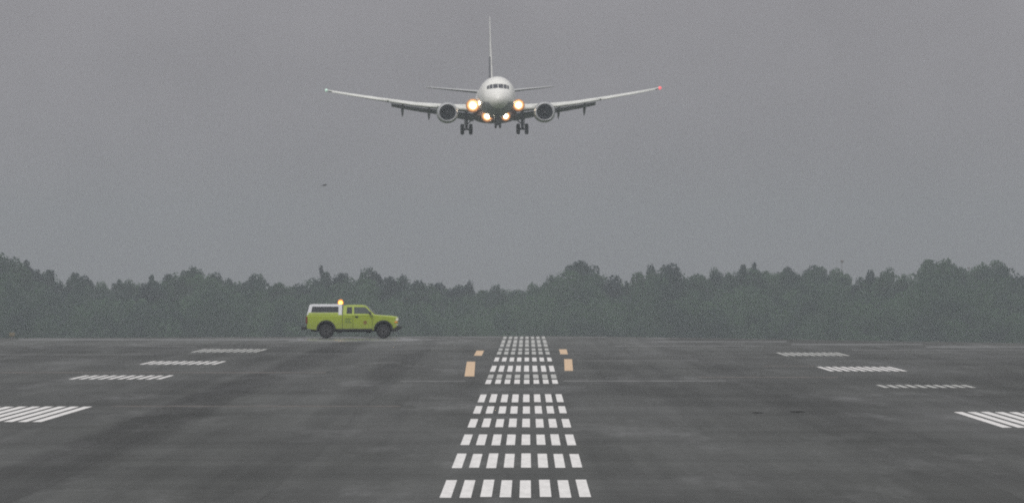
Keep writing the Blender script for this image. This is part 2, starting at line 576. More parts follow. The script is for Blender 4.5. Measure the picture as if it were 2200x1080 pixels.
rust = cross_strip(800, 1.8, 0, 700) + cross_strip(872, 1.5, 240, 860) + cross_strip(810, 1.4, 1500, 1800) + \
    cross_strip(786, 1.0, 1640, 1750)
quad_sheet('pavement_joint', rust, 'seam_rust', 0.003, 'faint rusty brown joints running across the asphalt')
sheen_strips = cross_strip(723.6, 1.6, 860, 1075, 20) + cross_strip(724.2, 1.4, 1175, 1300, 10) + cross_strip(729.3, 4.0, 40, 640, 30) + cross_strip(739.5, 3.0, 1700, 1980, 10) + cross_strip(745, 3.5, 1990, 2200, 8) + \
    cross_strip(733.5, 2.6, 1400, 1690, 10)  # pale edge line, plus wet reflections painted as flat strips
quad_sheet('crest_sheen_strip', sheen_strips, 'crest_sheen', 0.002, 'pale edge line and painted wet reflections along the far crest of the pavement')
def blob(px, py, rx, ry):
    return [gp(px + rx * math.cos(a) * random.uniform(.7, 1.1), py + ry * math.sin(a) * random.uniform(.6, 1.1)) for a in [2 * PI * k / 14 for k in range(14)]]
quad_sheet('tar_patch', [blob(1714, 884, 17, 1.8)], 'tar', 0.002, 'larger dark tar smudge on the asphalt at right')
quad_sheet('tar_patch', [blob(1628, 886, 13, 1.4)], 'tar', 0.002, 'smaller dark tar smudge left of the larger one')

# ------------------------------------------------------------------ aircraft
D_N = 746.0                       # distance of the nose
plane = empty('airliner', 'white twin-engine passenger jet with landing gear down and four bright lights, coming in to land', 'airliner')
plane.location = at(1071.5, 201.5, D_N)
plane.rotation_mode = 'XYZ'
# local axes: x to the right of the picture, y aft (away from the camera), z up
plane.rotation_euler = (R(-1.0), R(-0.45), R(1.75))

FS = [  # y, half width, top, bottom
    (0.0, 0.03, -0.52, -0.58), (0.06, 0.26, -0.30, -0.80), (0.2, 0.46, -0.10, -1.00), (0.5, 0.74, 0.14, -1.23), (1.0, 1.02, 0.42, -1.46),
    (1.6, 1.25, 0.68, -1.64), (2.05, 1.39, 0.95, -1.74), (2.6, 1.50, 1.36, -1.82), (3.1, 1.60, 1.62, -1.88), (3.8, 1.71, 1.80, -1.94),
    (5.0, 1.83, 1.95, -2.0), (6.5, 1.88, 2.0, -2.01), (10, 1.88, 2.0, -2.01), (15, 1.88, 2.0, -2.01), (20, 1.88, 2.0, -1.98),
    (22.5, 1.82, 2.0, -1.75), (25, 1.62, 2.0, -1.25), (27.5, 1.30, 1.98, -0.60), (30, 0.85, 1.90, 0.10), (32, 0.42, 1.72, 0.70), (33, 0.12, 1.50, 1.20)]
fy = [f[0] for f in FS]
def fus(y, a, off=0.0):
    hw = np.interp(y, fy, [f[1] for f in FS]); tp = np.interp(y, fy, [f[2] for f in FS]); bt = np.interp(y, fy, [f[3] for f in FS])
    zc = (tp + bt) / 2; h = (tp - bt) / 2
    return ((hw + off) * math.cos(a), y, zc + (h + off) * math.sin(a))

def band_mesh(name, m, a0, a1, n, closed=False):
    bm = bmesh.new()
    ysamp = sorted(set(list(np.linspace(0, 4, 26)) + list(np.linspace(4, 33, 40)) + fy))
    g = []
    for y in ysamp:
        row = []
        for k in range(n if closed else n + 1):
            row.append(bm.verts.new(fus(y, a0 + (a1 - a0) * k / n)))
        g.append(row)
    for A, B in zip(g, g[1:]):
        for k in range(n):
            k2 = (k + 1) % n if closed else k + 1
            bm.faces.new((A[k], A[k2], B[k2], B[k]))
    if closed:
        bm.faces.new(g[0]); bm.faces.new(g[-1])
    return from_bm(name, bm, m, plane, True)
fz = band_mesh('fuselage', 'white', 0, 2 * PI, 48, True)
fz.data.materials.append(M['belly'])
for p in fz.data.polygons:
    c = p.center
    if c.z < -0.72 - 0.0 * c.y and c.y > 0.9:  # lower skin behind the nose tip is grey
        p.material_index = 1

def patch(name, y0, y1, a0, a1, m, off=0.012, ny=4, na=4, ytop=None):
    """a patch lying just proud of the fuselage skin."""
    bm = bmesh.new()
    g = []
    for j in range(ny + 1):
        row = []
        for k in range(na + 1):
            a = a0 + (a1 - a0) * k / na
            y = y0 + (y1 - y0) * j / ny
            row.append(bm.verts.new(fus(y, a, off)))
        g.append(row)
    for A, B in zip(g, g[1:]):
        for k in range(na):
            bm.faces.new((A[k], A[k + 1], B[k + 1], B[k]))
    return from_bm(name, bm, m, plane, True)
def solve_y(a, z):
    lo, hi = 1.5, 3.8
    for _ in range(40):
        mid = (lo + hi) / 2
        if fus(mid, a)[2] < z: lo = mid
        else: hi = mid
    return lo
def pane(x0, x1, zl0, zl1, zh0, zh1):
    """cockpit pane between lateral offsets x0..x1 with sill and head heights."""
    bm = bmesh.new()
    g = []
    for j in range(5):
        row = []
        for k in range(5):
            u = k / 4; v = j / 4
            x = x0 + (x1 - x0) * u
            z = (zl0 + (zl1 - zl0) * u) * (1 - v) + (zh0 + (zh1 - zh0) * u) * v
            a = PI / 2 - math.atan2(x, 1.0)
            for _ in range(12):          # angle and station that meet this x and z
                y = solve_y(a, z)
                p_ = fus(y, a)
                a -= (x - p_[0]) * 0.5
            q = fus(y, a, .012)
            row.append(bm.verts.new(q))
        g.append(row)
    for A, B in zip(g, g[1:]):
        for k in range(4):
            bm.faces.new((A[k], A[k + 1], B[k + 1], B[k]))
    return from_bm('cockpit_window', bm, 'glass', plane, True)
for sgn in (1, -1):
    pane(sgn * .03, sgn * .50, .60, .60, 1.06, 1.05)
    pane(sgn * .55, sgn * .86, .59, .56, 1.04, .98)
    pane(sgn * .90, sgn * 1.10, .56, .54, .96, .86)

def airfoil(x, yle, z, chord, th, tw=0.0):
    pts = [(0, 0), (0.012, .32), (0.05, .62), (.15, .92), (.3, 1.0), (.5, .86), (.75, .45), (1, .04), (1, -.04), (.75, -.20), (.5, -.42), (.3, -.52), (.15, -.50), (.05, -.38), (.012, -.2)]
    r = []
    for u, v in pts:
        yy = u * chord; zz = v * th * 0.55
        r.append((x, yle + yy * math.cos(tw) - zz * math.sin(tw) * 0, z + zz - yy * math.sin(tw)))
    return r
ZR = -1.02
def wing_st(sgn):
    st = [(0.9, 10.9, ZR, 7.4, 1.05), (1.9, 11.5, ZR + .02, 6.7, .95), (3.4, 12.3, ZR + .13, 5.6, .78), (5.2, 13.2, ZR + .30, 4.5, .62),
          (8.0, 14.6, ZR + .62, 3.75, .48), (11.5, 16.4, ZR + 1.22, 2.85, .36), (14.5, 17.9, ZR + 1.77, 2.1, .27), (16.9, 19.1, ZR + 2.24, 1.5, .19), (17.15, 19.35, ZR + 2.30, 1.1, .10)]
    return [(sgn * a, b, c_, d, e_) for a, b, c_, d, e_ in st]
def wing_at(x, col):
    st = wing_st(1)
    return float(np.interp(abs(x), [s_[0] for s_ in st], [s_[col] for s_ in st]))
for sgn in (1, -1):
    bm = bmesh.new()
    loft(bm, [airfoil(a, b, c_, d, e_, R(1.5)) for a, b, c_, d, e_ in wing_st(sgn)])
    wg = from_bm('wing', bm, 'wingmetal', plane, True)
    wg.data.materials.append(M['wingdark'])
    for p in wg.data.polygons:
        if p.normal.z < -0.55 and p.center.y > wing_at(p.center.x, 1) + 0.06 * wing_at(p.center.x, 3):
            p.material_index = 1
    # leading edge slats, extended
    for (xa, xb) in ((2.3, 4.1), (5.9, 10.8), (10.95, 16.6)):
        bm = bmesh.new()
        rr = []
        for x in np.linspace(xa, xb, 5):
            y = wing_at(x, 1); z = wing_at(x, 2); th = wing_at(x, 4); ch = wing_at(x, 3)
            sc = th * 0.62
            rr.append([(sgn * x, y - .30 + .9 * sc * u, z - .10 * 1.0 + sc * v) for u, v in
                       [(0, -.25), (-.12, 0), (0, .22), (.4, .48), (.9, .62), (.9, .54), (.35, .15), (.1, -.3)]])
        loft(bm, rr)
        from_bm('slat', bm, 'wingmetal', wg, True)
    # flaps, down for landing
    for (xa, xb, ch) in ((2.05, 4.2, 1.40), (5.75, 10.5, .80)):
        bm = bmesh.new()
        rr = []
        for x in np.linspace(xa, xb, 4):
            y = wing_at(x, 1) + wing_at(x, 3) - .25
            z = wing_at(x, 2) - wing_at(x, 3) * math.sin(R(1.5)) - .12
            c_ = ch * (1 - .35 * (x - xa) / max(xb - xa, 3.0))
            a = R(32)
            ca, sa = math.cos(a), math.sin(a)
            rr.append([(sgn * x, y + u * c_ * ca + v * sa, z - u * c_ * sa + v * ca) for u, v in
                       [(0, 0), (.06, .07), (.3, .10), (1, .01), (1, -.01), (.4, -.05), (.06, -.06)]])
        loft(bm, rr)
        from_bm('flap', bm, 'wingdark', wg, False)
    for x in (6.65, 9.35):
        bm = bmesh.new()
        y = wing_at(x, 1) + wing_at(x, 3) * .55
        z = wing_at(x, 2)
        secs = []
        for t_, r_, dz in ((0, .03, -.16), (.5, .15, -.26), (1.2, .19, -.40), (1.9, .18, -.66), (2.6, .13, -1.02), (3.2, .03, -1.28)):
            secs.append([(sgn * x + r_ * .8 * math.cos(q), y + t_, z + dz + r_ * 1.3 * math.sin(q)) for q in [2 * PI * k / 10 for k in range(10)]])
        loft(bm, secs)
        from_bm('flap_track_fairing', bm, 'wingdark', wg, True)
    # wing-body fairing
    # engine
    ex, ez = sgn * 4.93, -1.50
    bm = bmesh.new()
    prof = [(9.35, .80), (9.28, .86), (9.32, .95), (9.5, 1.03), (9.9, 1.08), (10.6, 1.10), (11.6, 1.07), (12.6, .97), (13.2, .86), (13.2, .78), (12.4, .80), (10.4, .80), (9.7, .79)]
    rings = lathe(bm, prof, 'Y', 40, (ex, 0, ez), closed=True)
    for ring in rings:                      # flattened lower lip
        for v in ring:
            d = v.co.z - ez
            if d < -0.5:
                v.co.z = ez - 0.5 + (d + .5) * 0.86
    nac = from_bm('engine_nacelle', bm, 'nacelle', plane, True)
    nac.data.materials.append(M['lip']); nac.data.materials.append(M['inlet'])
    for p in nac.data.polygons:
        rad = math.hypot(p.center.x - ex, p.center.z - ez)
        if p.center.y < 9.42:
            p.material_index = 1
        elif rad < .84 and p.center.y < 12.5:
            p.material_index = 2
    bm = bmesh.new()
    for k in range(24):
        a = 2 * PI * k / 24
        da = .14
        v = []
        for (r_, aa, yy) in ((.2, a, 9.95), (.78, a + .05, 10.0), (.78, a + .05 + .2, 10.1), (.2, a + da + .1, 10.1)):
            v.append(bm.verts.new((ex + r_ * math.cos(aa), yy, ez + r_ * math.sin(aa))))
        bm.faces.new(v)
    cyl(bm, (ex, 10.12, ez), (ex, 10.2, ez), .79, seg=32)
    from_bm('fan', bm, 'fan', nac)
    bm = bmesh.new()
    lathe(bm, [(9.55, .01), (9.62, .08), (9.8, .17), (9.97, .21)], 'Y', 20, (ex, 0, ez))
    from_bm('spinner', bm, 'strut', nac, True)
    bm = bmesh.new()
    lathe(bm, [(12.6, .55), (13.2, .5), (14.0, .36), (14.1, .28)], 'Y', 24, (ex, 0, ez))
    from_bm('exhaust_nozzle', bm, 'strut', nac, True)
    bm = bmesh.new()
    loft(bm, [[(ex - .09, 10.6, ez + 1.02), (ex + .09, 10.6, ez + 1.02), (ex + .09, 14.6, ez + 1.0), (ex - .09, 14.6, ez + 1.0)][::1],
              [(ex - .06, 12.2, ez + 1.14), (ex + .06, 12.2, ez + 1.14), (ex + .06, 15.2, ez + 1.25), (ex - .06, 15.2, ez + 1.25)]])
    from_bm('engine_pylon', bm, 'nacelle', plane)
    # main gear
    gx = sgn * 2.86; gy = 16.2
    bm = bmesh.new()
    cyl(bm, (gx, gy, -2.85), (gx, gy, -1.0), .14, .17, 14)
    cyl(bm, (gx - .55, gy, -2.95), (gx + .55, gy, -2.95), .10, seg=12)
    cyl(bm, (gx, gy, -2.95), (gx, gy, -2.6), .12, seg=12)
    cyl(bm, (gx, gy, -2.5), (gx - sgn * 1.1, gy + .2, -1.5), .06, seg=8)
    cyl(bm, (gx, gy - .12, -2.8), (gx, gy - .4, -2.3), .05, seg=8)
    gear = from_bm('main_landing_gear', bm, 'strut', plane, True)
    bm = bmesh.new()
    box(bm, (gx + sgn * .22, gy + .1, -2.05), (.05, .8, 1.1), bev=.01)
    from_bm('gear_door', bm, 'belly', gear)
    for q in (-.43, .43):
        bm = bmesh.new()
        wx = gx + q
        lathe(bm, [(wx - .16, .30), (wx - .19, .42), (wx - .15, .52), (wx - .06, .555), (wx + .06, .555), (wx + .15, .52), (wx + .19, .42), (wx + .16, .30)], 'X', 28, (0, gy, -2.95))
        ty = from_bm('wheel', bm, 'tyre', gear, True)
        bm = bmesh.new()
        cyl(bm, (wx - .175, gy, -2.95), (wx + .175, gy, -2.95), .27, seg=20)
        from_bm('hub', bm, 'hub', ty)
    # stabiliser
    bm = bmesh.new()
    zs = 1.30
    loft(bm, [airfoil(sgn * a, b, c_, d, e_) for a, b, c_, d, e_ in
              [(.3, 27.3, zs, 4.0, .42), (1.2, 27.7, zs + .06, 3.6, .38), (6.3, 30.4, zs + .66, 1.5, .16), (6.65, 30.7, zs + .70, 1.0, .08)]])
    st = from_bm('horizontal_stabiliser', bm, 'tail_fade', plane, True)
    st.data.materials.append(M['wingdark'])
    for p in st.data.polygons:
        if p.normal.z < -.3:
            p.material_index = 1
    # landing lamp in the wing root
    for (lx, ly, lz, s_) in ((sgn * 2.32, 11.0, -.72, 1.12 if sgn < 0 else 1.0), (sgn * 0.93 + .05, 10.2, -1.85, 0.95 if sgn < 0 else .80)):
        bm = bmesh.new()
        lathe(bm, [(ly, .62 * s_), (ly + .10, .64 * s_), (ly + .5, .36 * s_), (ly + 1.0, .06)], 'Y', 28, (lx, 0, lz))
        lp = from_bm('landing_light', bm, 'glare0', plane, True)
        for k, (ra, rb, mm) in enumerate(((.50, .54, 'glare1'), (.38, .43, 'glare2'), (.29, .33, 'glare3'))):  # concentric glowing shells added for the warm glare halo
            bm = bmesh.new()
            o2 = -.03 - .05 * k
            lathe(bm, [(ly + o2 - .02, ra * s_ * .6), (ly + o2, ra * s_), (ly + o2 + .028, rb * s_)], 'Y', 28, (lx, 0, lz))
            from_bm('glare_ring', bm, mm, lp, True)
        bm = bmesh.new()
        lathe(bm, [(ly - .24, .02), (ly - .22, .12 * s_), (ly - .17, .20 * s_), (ly - .14, .22 * s_)], 'Y', 24, (lx, 0, lz))
        from_bm('lamp_lens', bm, 'lamp', lp, True)
    bm = bmesh.new()
    tipx = sgn * 17.15
    lathe(bm, [(19.15, .02), (19.2, .10), (19.35, .16), (19.6, .16), (20.1, .05)], 'Y', 14, (tipx, 0, ZR + 2.30))
    from_bm('navigation_light', bm, 'red' if sgn > 0 else 'greenlamp', plane, True)

# belly / wing root fairing
bm = bmesh.new()
secs = []
for y, hw, h, zc in ((9.6, .4, .15, -1.75), (10.4, 1.35, .42, -1.72), (11.4, 2.0, .62, -1.62), (13, 2.25, .74, -1.58), (16.5, 2.3, .78, -1.58), (18.5, 1.9, .6, -1.6), (20.5, .9, .25, -1.75)):
    secs.append([(hw * math.copysign(abs(math.cos(a)) ** .8, math.cos(a)), y, zc + h * math.sin(a)) for a in [2 * PI * k / 28 for k in range(28)]])
loft(bm, secs)
from_bm('belly_fairing', bm, 'wingroot', plane, True)
# fin
bm = bmesh.new()
def finsec(z, yle, ch, th):
    pts = [(0, 0), (.03, .5), (.15, .9), (.35, 1), (.7, .6), (1, .05), (1, -.05), (.7, -.6), (.35, -1), (.15, -.9), (.03, -.5)]
    return [(v * th / 2, yle + u * ch, z) for u, v in pts]
loft(bm, [finsec(1.5, 24.0, 8.0, .36), finsec(2.3, 25.2, 6.6, .32), finsec(3.2, 26.3, 5.5, .40), finsec(5.0, 27.4, 4.45, .32), finsec(7.2, 28.9, 3.3, .18), finsec(9.2, 30.3, 2.1, .12), finsec(9.35, 30.6, 1.7, .06)])
fin = from_bm('tail_fin', bm, 'white', plane, True)
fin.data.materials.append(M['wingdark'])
fin.data.materials.append(M['tail_fade'])
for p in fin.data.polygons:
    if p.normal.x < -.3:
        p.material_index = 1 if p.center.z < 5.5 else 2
# nose gear
bm = bmesh.new()
cyl(bm, (0, 4.0, -2.96), (0, 4.0, -1.8), .085, .10, 12)
cyl(bm, (-.26, 4.0, -2.98), (.26, 4.0, -2.98), .06, seg=10)
cyl(bm, (0, 4.0, -2.7), (0, 4.9, -1.9), .05, seg=8)
ng = from_bm('nose_landing_gear', bm, 'strut', plane, True)
for q in (-.22, .22):
    bm = bmesh.new()
    lathe(bm, [(q - .09, .18), (q - .11, .26), (q - .05, .34), (q + .05, .34), (q + .11, .26), (q + .09, .18)], 'X', 24, (0, 4.0, -2.98))
    ty = from_bm('wheel', bm, 'tyre', ng, True)
    bm = bmesh.new(); cyl(bm, (q - .10, 4, -2.98), (q + .10, 4, -2.98), .15, seg=14)
    from_bm('hub', bm, 'hub', ty)
for q in (-.36, .36):
    bm = bmesh.new()
    box(bm, (q, 4.0, -2.2), (.03, 1.3, .5), bev=.008)
    from_bm('gear_door', bm, 'belly', ng)

# ------------------------------------------------------------------ pickup truck
D_T = 406.0
TX = (701.5 - 1100) / F * D_T
truck = empty('pickup_truck', 'lime green pickup truck with white bed cap and lit amber beacon, crossing the runway', 'pickup truck', (TX, D_T - 0.88, 0))
# local: x forward (picture right), y away from the camera, z up; near side is y=0
W = 1.76
def part(name, bm, m, parent=truck, smooth=False):
    return from_bm(name, bm, m, parent, smooth)
def arc(cx, cz, r, a0, a1, n=12, sx_=1.0):
    return [(cx + sx_ * r * math.cos(a0 + (a1 - a0) * k / n), cz + r * math.sin(a0 + (a1 - a0) * k / n)) for k in range(n + 1)]
WB = 3.12
prof = [(-1.06, .62), (-1.05, .52), (-.56, .46)]
prof += arc(0, .48, .50, PI, 0)[0:]
prof += [(.58, .44), (2.55, .44)]
prof += arc(WB, .48, .50, PI, 0)
prof += [(3.68, .50), (3.88, .58), (3.92, .85), (3.92, 1.08), (3.87, 1.17), (3.60, 1.215), (3.1, 1.25), (2.62, 1.29), (2.3, 1.31), (1.0, 1.31), (.93, 1.27), (-1.03, 1.27), (-1.07, 1.2)]
bm = bmesh.new()
# the body as three slices so the sides roll inwards a little at top and bottom
def slice_ring(y, inset):
    cx_ = 1.4; cz_ = .86
    return [(x - (inset if x > cx_ + 2 else -inset if x < cx_ - 2 else 0), y, z - (inset if z > 1.1 else 0)) for x, z in prof]
loft(bm, [slice_ring(.0, .05), slice_ring(.035, .015), slice_ring(.10, 0), slice_ring(W - .10, 0), slice_ring(W - .035, .015), slice_ring(W, .05)])
body = part('body', bm, 'lime')
# dirty sill band
bm = bmesh.new()
box(bm, (1.52, -.006, .475), (2.0, .02, .09), bev=.006)
part('sill', bm, 'black')
# wheel arch liners and flares
for cx_ in (0, WB):
    bm = bmesh.new()
    ro, ri = .53, .455
    o_ = arc(cx_, .46, ro, PI * 1.02, -PI * .02, 16)
    i_ = arc(cx_, .46, ri, -PI * .02, PI * 1.02, 16)
    extrude_poly(bm, o_ + i_, -.05, .16)
    part('fender_flare', bm, 'black')
    bm = bmesh.new()
    extrude_poly(bm, arc(cx_, .46, .48, PI, 0, 14) + [(cx_ + .46, .42), (cx_ - .46, .42)], .30, W - .3)
    part('wheel_well', bm, 'black')
# cab greenhouse
def trap(bm, pts, y_in_b, y_in_t, zb, zt):
    def yin(z): return y_in_b + (y_in_t - y_in_b) * (z - zb) / (zt - zb)
    A = [bm.verts.new((x, yin(z), z)) for x, z in pts]
    B = [bm.verts.new((x, W - yin(z), z)) for x, z in pts]
    n = len(pts)
    bm.faces.new(A); bm.faces.new(list(reversed(B)))
    for k in range(n):
        bm.faces.new((A[k], B[k], B[(k + 1) % n], A[(k + 1) % n]))
cabp = [(.90, 1.30), (2.66, 1.275), (2.42, 1.50), (2.22, 1.72), (2.10, 1.79), (1.9, 1.815), (1.15, 1.815), (.94, 1.78)]
bm = bmesh.new()
trap(bm, cabp, .06, .21, 1.28, 1.81)
cab = part('cab', bm, 'lime')
def side_panel(name, pts, m, yb, yt, zb, zt, off=.006, th=.012, parent=truck, both=True):
    """thin pane lying on the sloping side."""
    r_ = None
    for sd_ in ((0, 1) if both else (0,)):
        bm = bmesh.new()
        def yin(z): return yb + (yt - yb) * (z - zb) / (zt - zb) - off
        f1 = []; f2 = []
        for x, z in pts:
            y = yin(z); y2 = y + th
            if sd_: y, y2 = W - y, W - y2
            f1.append(bm.verts.new((x, y, z))); f2.append(bm.verts.new((x, y2, z)))
        n = len(pts)
        bm.faces.new(f1); bm.faces.new(list(reversed(f2)))
        for k in range(n):
            bm.faces.new((f1[k], f2[k], f2[(k + 1) % n], f1[(k + 1) % n]))
        r_ = part(name, bm, m, parent)
    return r_
side_panel('side_window', [(1.52, 1.34), (2.47, 1.33), (2.40, 1.44), (2.18, 1.66), (2.08, 1.70), (1.52, 1.70)], 'cglass', .06, .21, 1.28, 1.81)
side_panel('side_window', [(1.10, 1.34), (1.41, 1.34), (1.41, 1.70), (1.14, 1.70)], 'tglass', .06, .21, 1.28, 1.81)
bm = bmesh.new()
for (pa, pb) in (((2.665, 1.30), (2.235, 1.725)),):
    n = Vector((pa[1] - pb[1], 0, pa[0] - pb[0])); 
    v = [(2.63, .16, 1.335), (2.63, W - .16, 1.335), (2.25, W - .25, 1.72), (2.25, .25, 1.72)]
    o = Vector((.018, 0, .018))
    a_ = [bm.verts.new(Vector(q) + o) for q in v]; b_ = [bm.verts.new(Vector(q) + o * .2) for q in v]
    bm.faces.new(a_); bm.faces.new(list(reversed(b_)))
    for k in range(4): bm.faces.new((a_[k], b_[k], b_[(k + 1) % 4], a_[(k + 1) % 4]))
part('windshield', bm, 'cglass')
# people inside: seats only (dark shapes behind the glass are not visible)
# bed cap
capp = [(-1.05, 1.275), (.86, 1.275), (.87, 1.81), (.83, 1.855), (-.78, 1.855), (-.90, 1.82)]
bm = bmesh.new()
trap(bm, capp, .05, .17, 1.27, 1.88)
capo = part('bed_cap', bm, 'cap')
side_panel('cap_window', [(-.82, 1.41), (.67, 1.41), (.67, 1.725), (-.75, 1.725)], 'tglass', .05, .17, 1.27, 1.88, parent=capo)
side_panel('cap_rail', [(-.98, 1.275), (.67, 1.275), (.67, 1.395), (-.96, 1.395)], 'lime', .05, .17, 1.27, 1.88, parent=capo)
bm = bmesh.new()
a_ = [(-1.045, .22, 1.34), (-1.045, W - .22, 1.34), (-.985, W - .3, 1.76), (-.985, .3, 1.76)]
v1 = [bm.verts.new(q) for q in a_]; v2 = [bm.verts.new((q[0] + .03, q[1], q[2])) for q in a_]
bm.faces.new(v1); bm.faces.new(list(reversed(v2)))
for k in range(4): bm.faces.new((v1[k], v2[k], v2[(k + 1) % 4], v1[(k + 1) % 4]))
part('rear_window', bm, 'tglass', capo)
# beacon on a short stand at the front of the cap
bm = bmesh.new()
cyl(bm, (.78, .42, 1.845), (.78, .42, 1.875), .10, seg=16)
bc = part('beacon', bm, 'black')
bm = bmesh.new()
lathe(bm, [(1.855, .145), (1.98, .145), (2.06, .11), (2.11, .01)], 'Z', 18, (.78, .42, 0))
part('beacon_dome', bm, 'beaconrim', bc, True)
bm = bmesh.new()
lathe(bm, [(1.88, .085), (1.89, .092), (1.98, .09), (2.00, .07)], 'Z', 18, (.78, .29, 0))
part('beacon_lamp', bm, 'beacon', bc, True)
# doors: recessed seams + handle
bm = bmesh.new()
for x in (1.46, 2.52):
    box(bm, (x, -.001, .89), (.014, .006, .76))
box(bm, (1.99, -.001, .515), (1.05, .006, .014))
part('door_seam', bm, 'black')
bm = bmesh.new(); box(bm, (1.66, -.02, 1.17), (.17, .045, .07), bev=.015); part('door_handle', bm, 'black')
bm = bmesh.new()
for x in (.885,):
    box(bm, (x, .0, .87), (.02, .012, .80))
part('bed_gap', bm, 'black')
# lettering and emblem: small illegible marks
for r_, z in enumerate((1.07, .97, .87)):
    bm = bmesh.new()
    up = [(1.02, z + .02)]
    for k in range(5 if r_ != 1 else 4):
        x = 1.02 + .075 * k
        up += [(x + .005, z + .025), (x + .055, z + .025), (x + .06, z - .015), (x + .07, z - .015)]
    pts = up + [(up[-1][0] + .01, z - .025), (1.02, z - .025)]
    extrude_poly(bm, pts, -.006, .002)
    part('lettering_line', bm, 'decal')
bm = bmesh.new(); cyl(bm, (2.12, .0, .86), (2.12, -.010, .86), .10, seg=20); part('door_emblem', bm, 'emblem')
# belt moulding in a darker lime
bm = bmesh.new()
box(bm, (1.75, -.004, 1.245), (1.6, .012, .02)); part('belt_moulding', bm, 'limedark')
# mirror
for y in (-.16, W + .16):
    bm = bmesh.new()
    box(bm, (2.40, y, 1.36), (.12, .20, .17), bev=.03)
    box(bm, (2.40, y * .4 if y < 0 else W + .06, 1.31), (.05, .16, .04))
    part('mirror', bm, 'black')
# bumpers and push bar
bm = bmesh.new()
box(bm, (-1.22, W / 2, .55), (.28, W - .04, .17), bev=.03)
box(bm, (-1.33, W / 2, .60), (.10, W * .7, .06), bev=.01)
part('rear_bumper', bm, 'black')
bm = bmesh.new()
extrude_poly(bm, [(3.66, .42), (3.80, .36), (4.04, .50), (4.16, .60), (4.14, .65), (3.86, .64), (3.70, .56)], .0, W)
part('front_bumper', bm, 'black')
bm = bmesh.new()
box(bm, (3.895, W / 2, .90), (.03, W - .35, .28), bev=.01)
part('grille', bm, 'black')
for y in (.12, W - .12):
    bm = bmesh.new(); box(bm, (3.86, y, 1.02), (.13, .30, .14), bev=.02); part('headlight', bm, 'headlamp')
    bm = bmesh.new(); box(bm, (3.80, y - .01 if y < 1 else y + .01, .88), (.16, .29, .06), bev=.01); part('turn_signal', bm, 'orange')
    bm = bmesh.new(); box(bm, (3.86, y, .73), (.11, .28, .08), bev=.01); part('fog_light', bm, 'chrome')
for y in (.02, W - .02):
    bm = bmesh.new(); box(bm, (-1.06, y, 1.0), (.09, .1, .38), bev=.015); part('tail_light', bm, 'tail')
# frame and underside
bm = bmesh.new()
box(bm, (1.45, W / 2, .42), (4.6, .9, .12))
box(bm, (1.5, .30, .38), (1.1, .12, .08)); box(bm, (.7, W / 2, .36), (.25, 1.2, .14)); box(bm, (2.3, W / 2, .36), (.25, 1.2, .14))
part('chassis', bm, 'black')
def wheel(cx_, y0, sgn):
    bm = bmesh.new()
    wd = .25
    c = y0
    z0 = .385
    lathe(bm, [(c - wd / 2 + .02, .24), (c - wd / 2, .30), (c - wd / 2 + .02, .365), (c - wd / 4, .385), (c + wd / 4, .385), (c + wd / 2 - .02, .365), (c + wd / 2, .30), (c + wd / 2 - .02, .24)], 'Y', 36, (cx_, 0, z0))
    t_ = part('wheel', bm, 'tyre', truck, True)
    bm = bmesh.new()
    f_ = c - wd / 2 * sgn + .03 * sgn
    lathe(bm, [(f_, .245), (f_ - .02 * sgn, .22), (f_ + .05 * sgn, .19), (f_ + .03 * sgn, .08), (f_ - .01 * sgn, .05)], 'Y', 28, (cx_, 0, z0))
    for k in range(6):
        a = 2 * PI * k / 6
        box(bm, (cx_ + .14 * math.cos(a), f_ + .0 * sgn, z0 + .14 * math.sin(a)), (.17, .03, .055), Matrix.Rotation(-a, 3, 'Y'))
    part('rim', bm, 'rim', t_)
for cx_ in (0, WB):
    wheel(cx_, .13, 1)
    wheel(cx_, W - .13, -1)

# ------------------------------------------------------------------ bird
bm = bmesh.new()
c = at(697, 398, 400)
secs = []
for x, r_ in ((-.13, .004), (-.10, .016), (-.05, .030), (.02, .034), (.08, .024), (.12, .022), (.145, .014), (.165, .003)):
    secs.append([(x, r_ * math.cos(a), r_ * .85 * math.sin(a)) for a in [2 * PI * k / 10 for k in range(10)]])
loft(bm, secs)
for s_ in (1, -1):
    wv = [(.06, 0, .01), (.05, s_ * .10, .045), (-.01, s_ * .24, .015), (-.05, s_ * .22, .01), (-.04, s_ * .1, .035), (-.04, 0, .005)]
    a_ = [bm.verts.new(q) for q in wv]; b_ = [bm.verts.new((q[0], q[1], q[2] - .008)) for q in wv]
    bm.faces.new(a_); bm.faces.new(list(reversed(b_)))
    for k in range(6): bm.faces.new((a_[k], b_[k], b_[(k + 1) % 6], a_[(k + 1) % 6]))
bird = from_bm('bird', bm, 'bird')
bird.location = c
bird.rotation_euler = (R(10), R(-6), R(-38))
bird['label'] = 'small dark bird flying alone in the grey sky above the truck'
bird['category'] = 'bird'

# ------------------------------------------------------------------ marker and poles
mk = empty('edge_marker', 'small faded yellow marker box at the pavement edge at far left', 'marker', (*gp(26, 728), 0))
bm = bmesh.new(); box(bm, (0, 0, .25), (.30, .12, .20), bev=.02); from_bm('marker_panel', bm, 'marker', mk)
bm = bmesh.new(); box(bm, (0, 0, .07), (.05, .05, .18)); from_bm('post', bm, 'pole', mk)

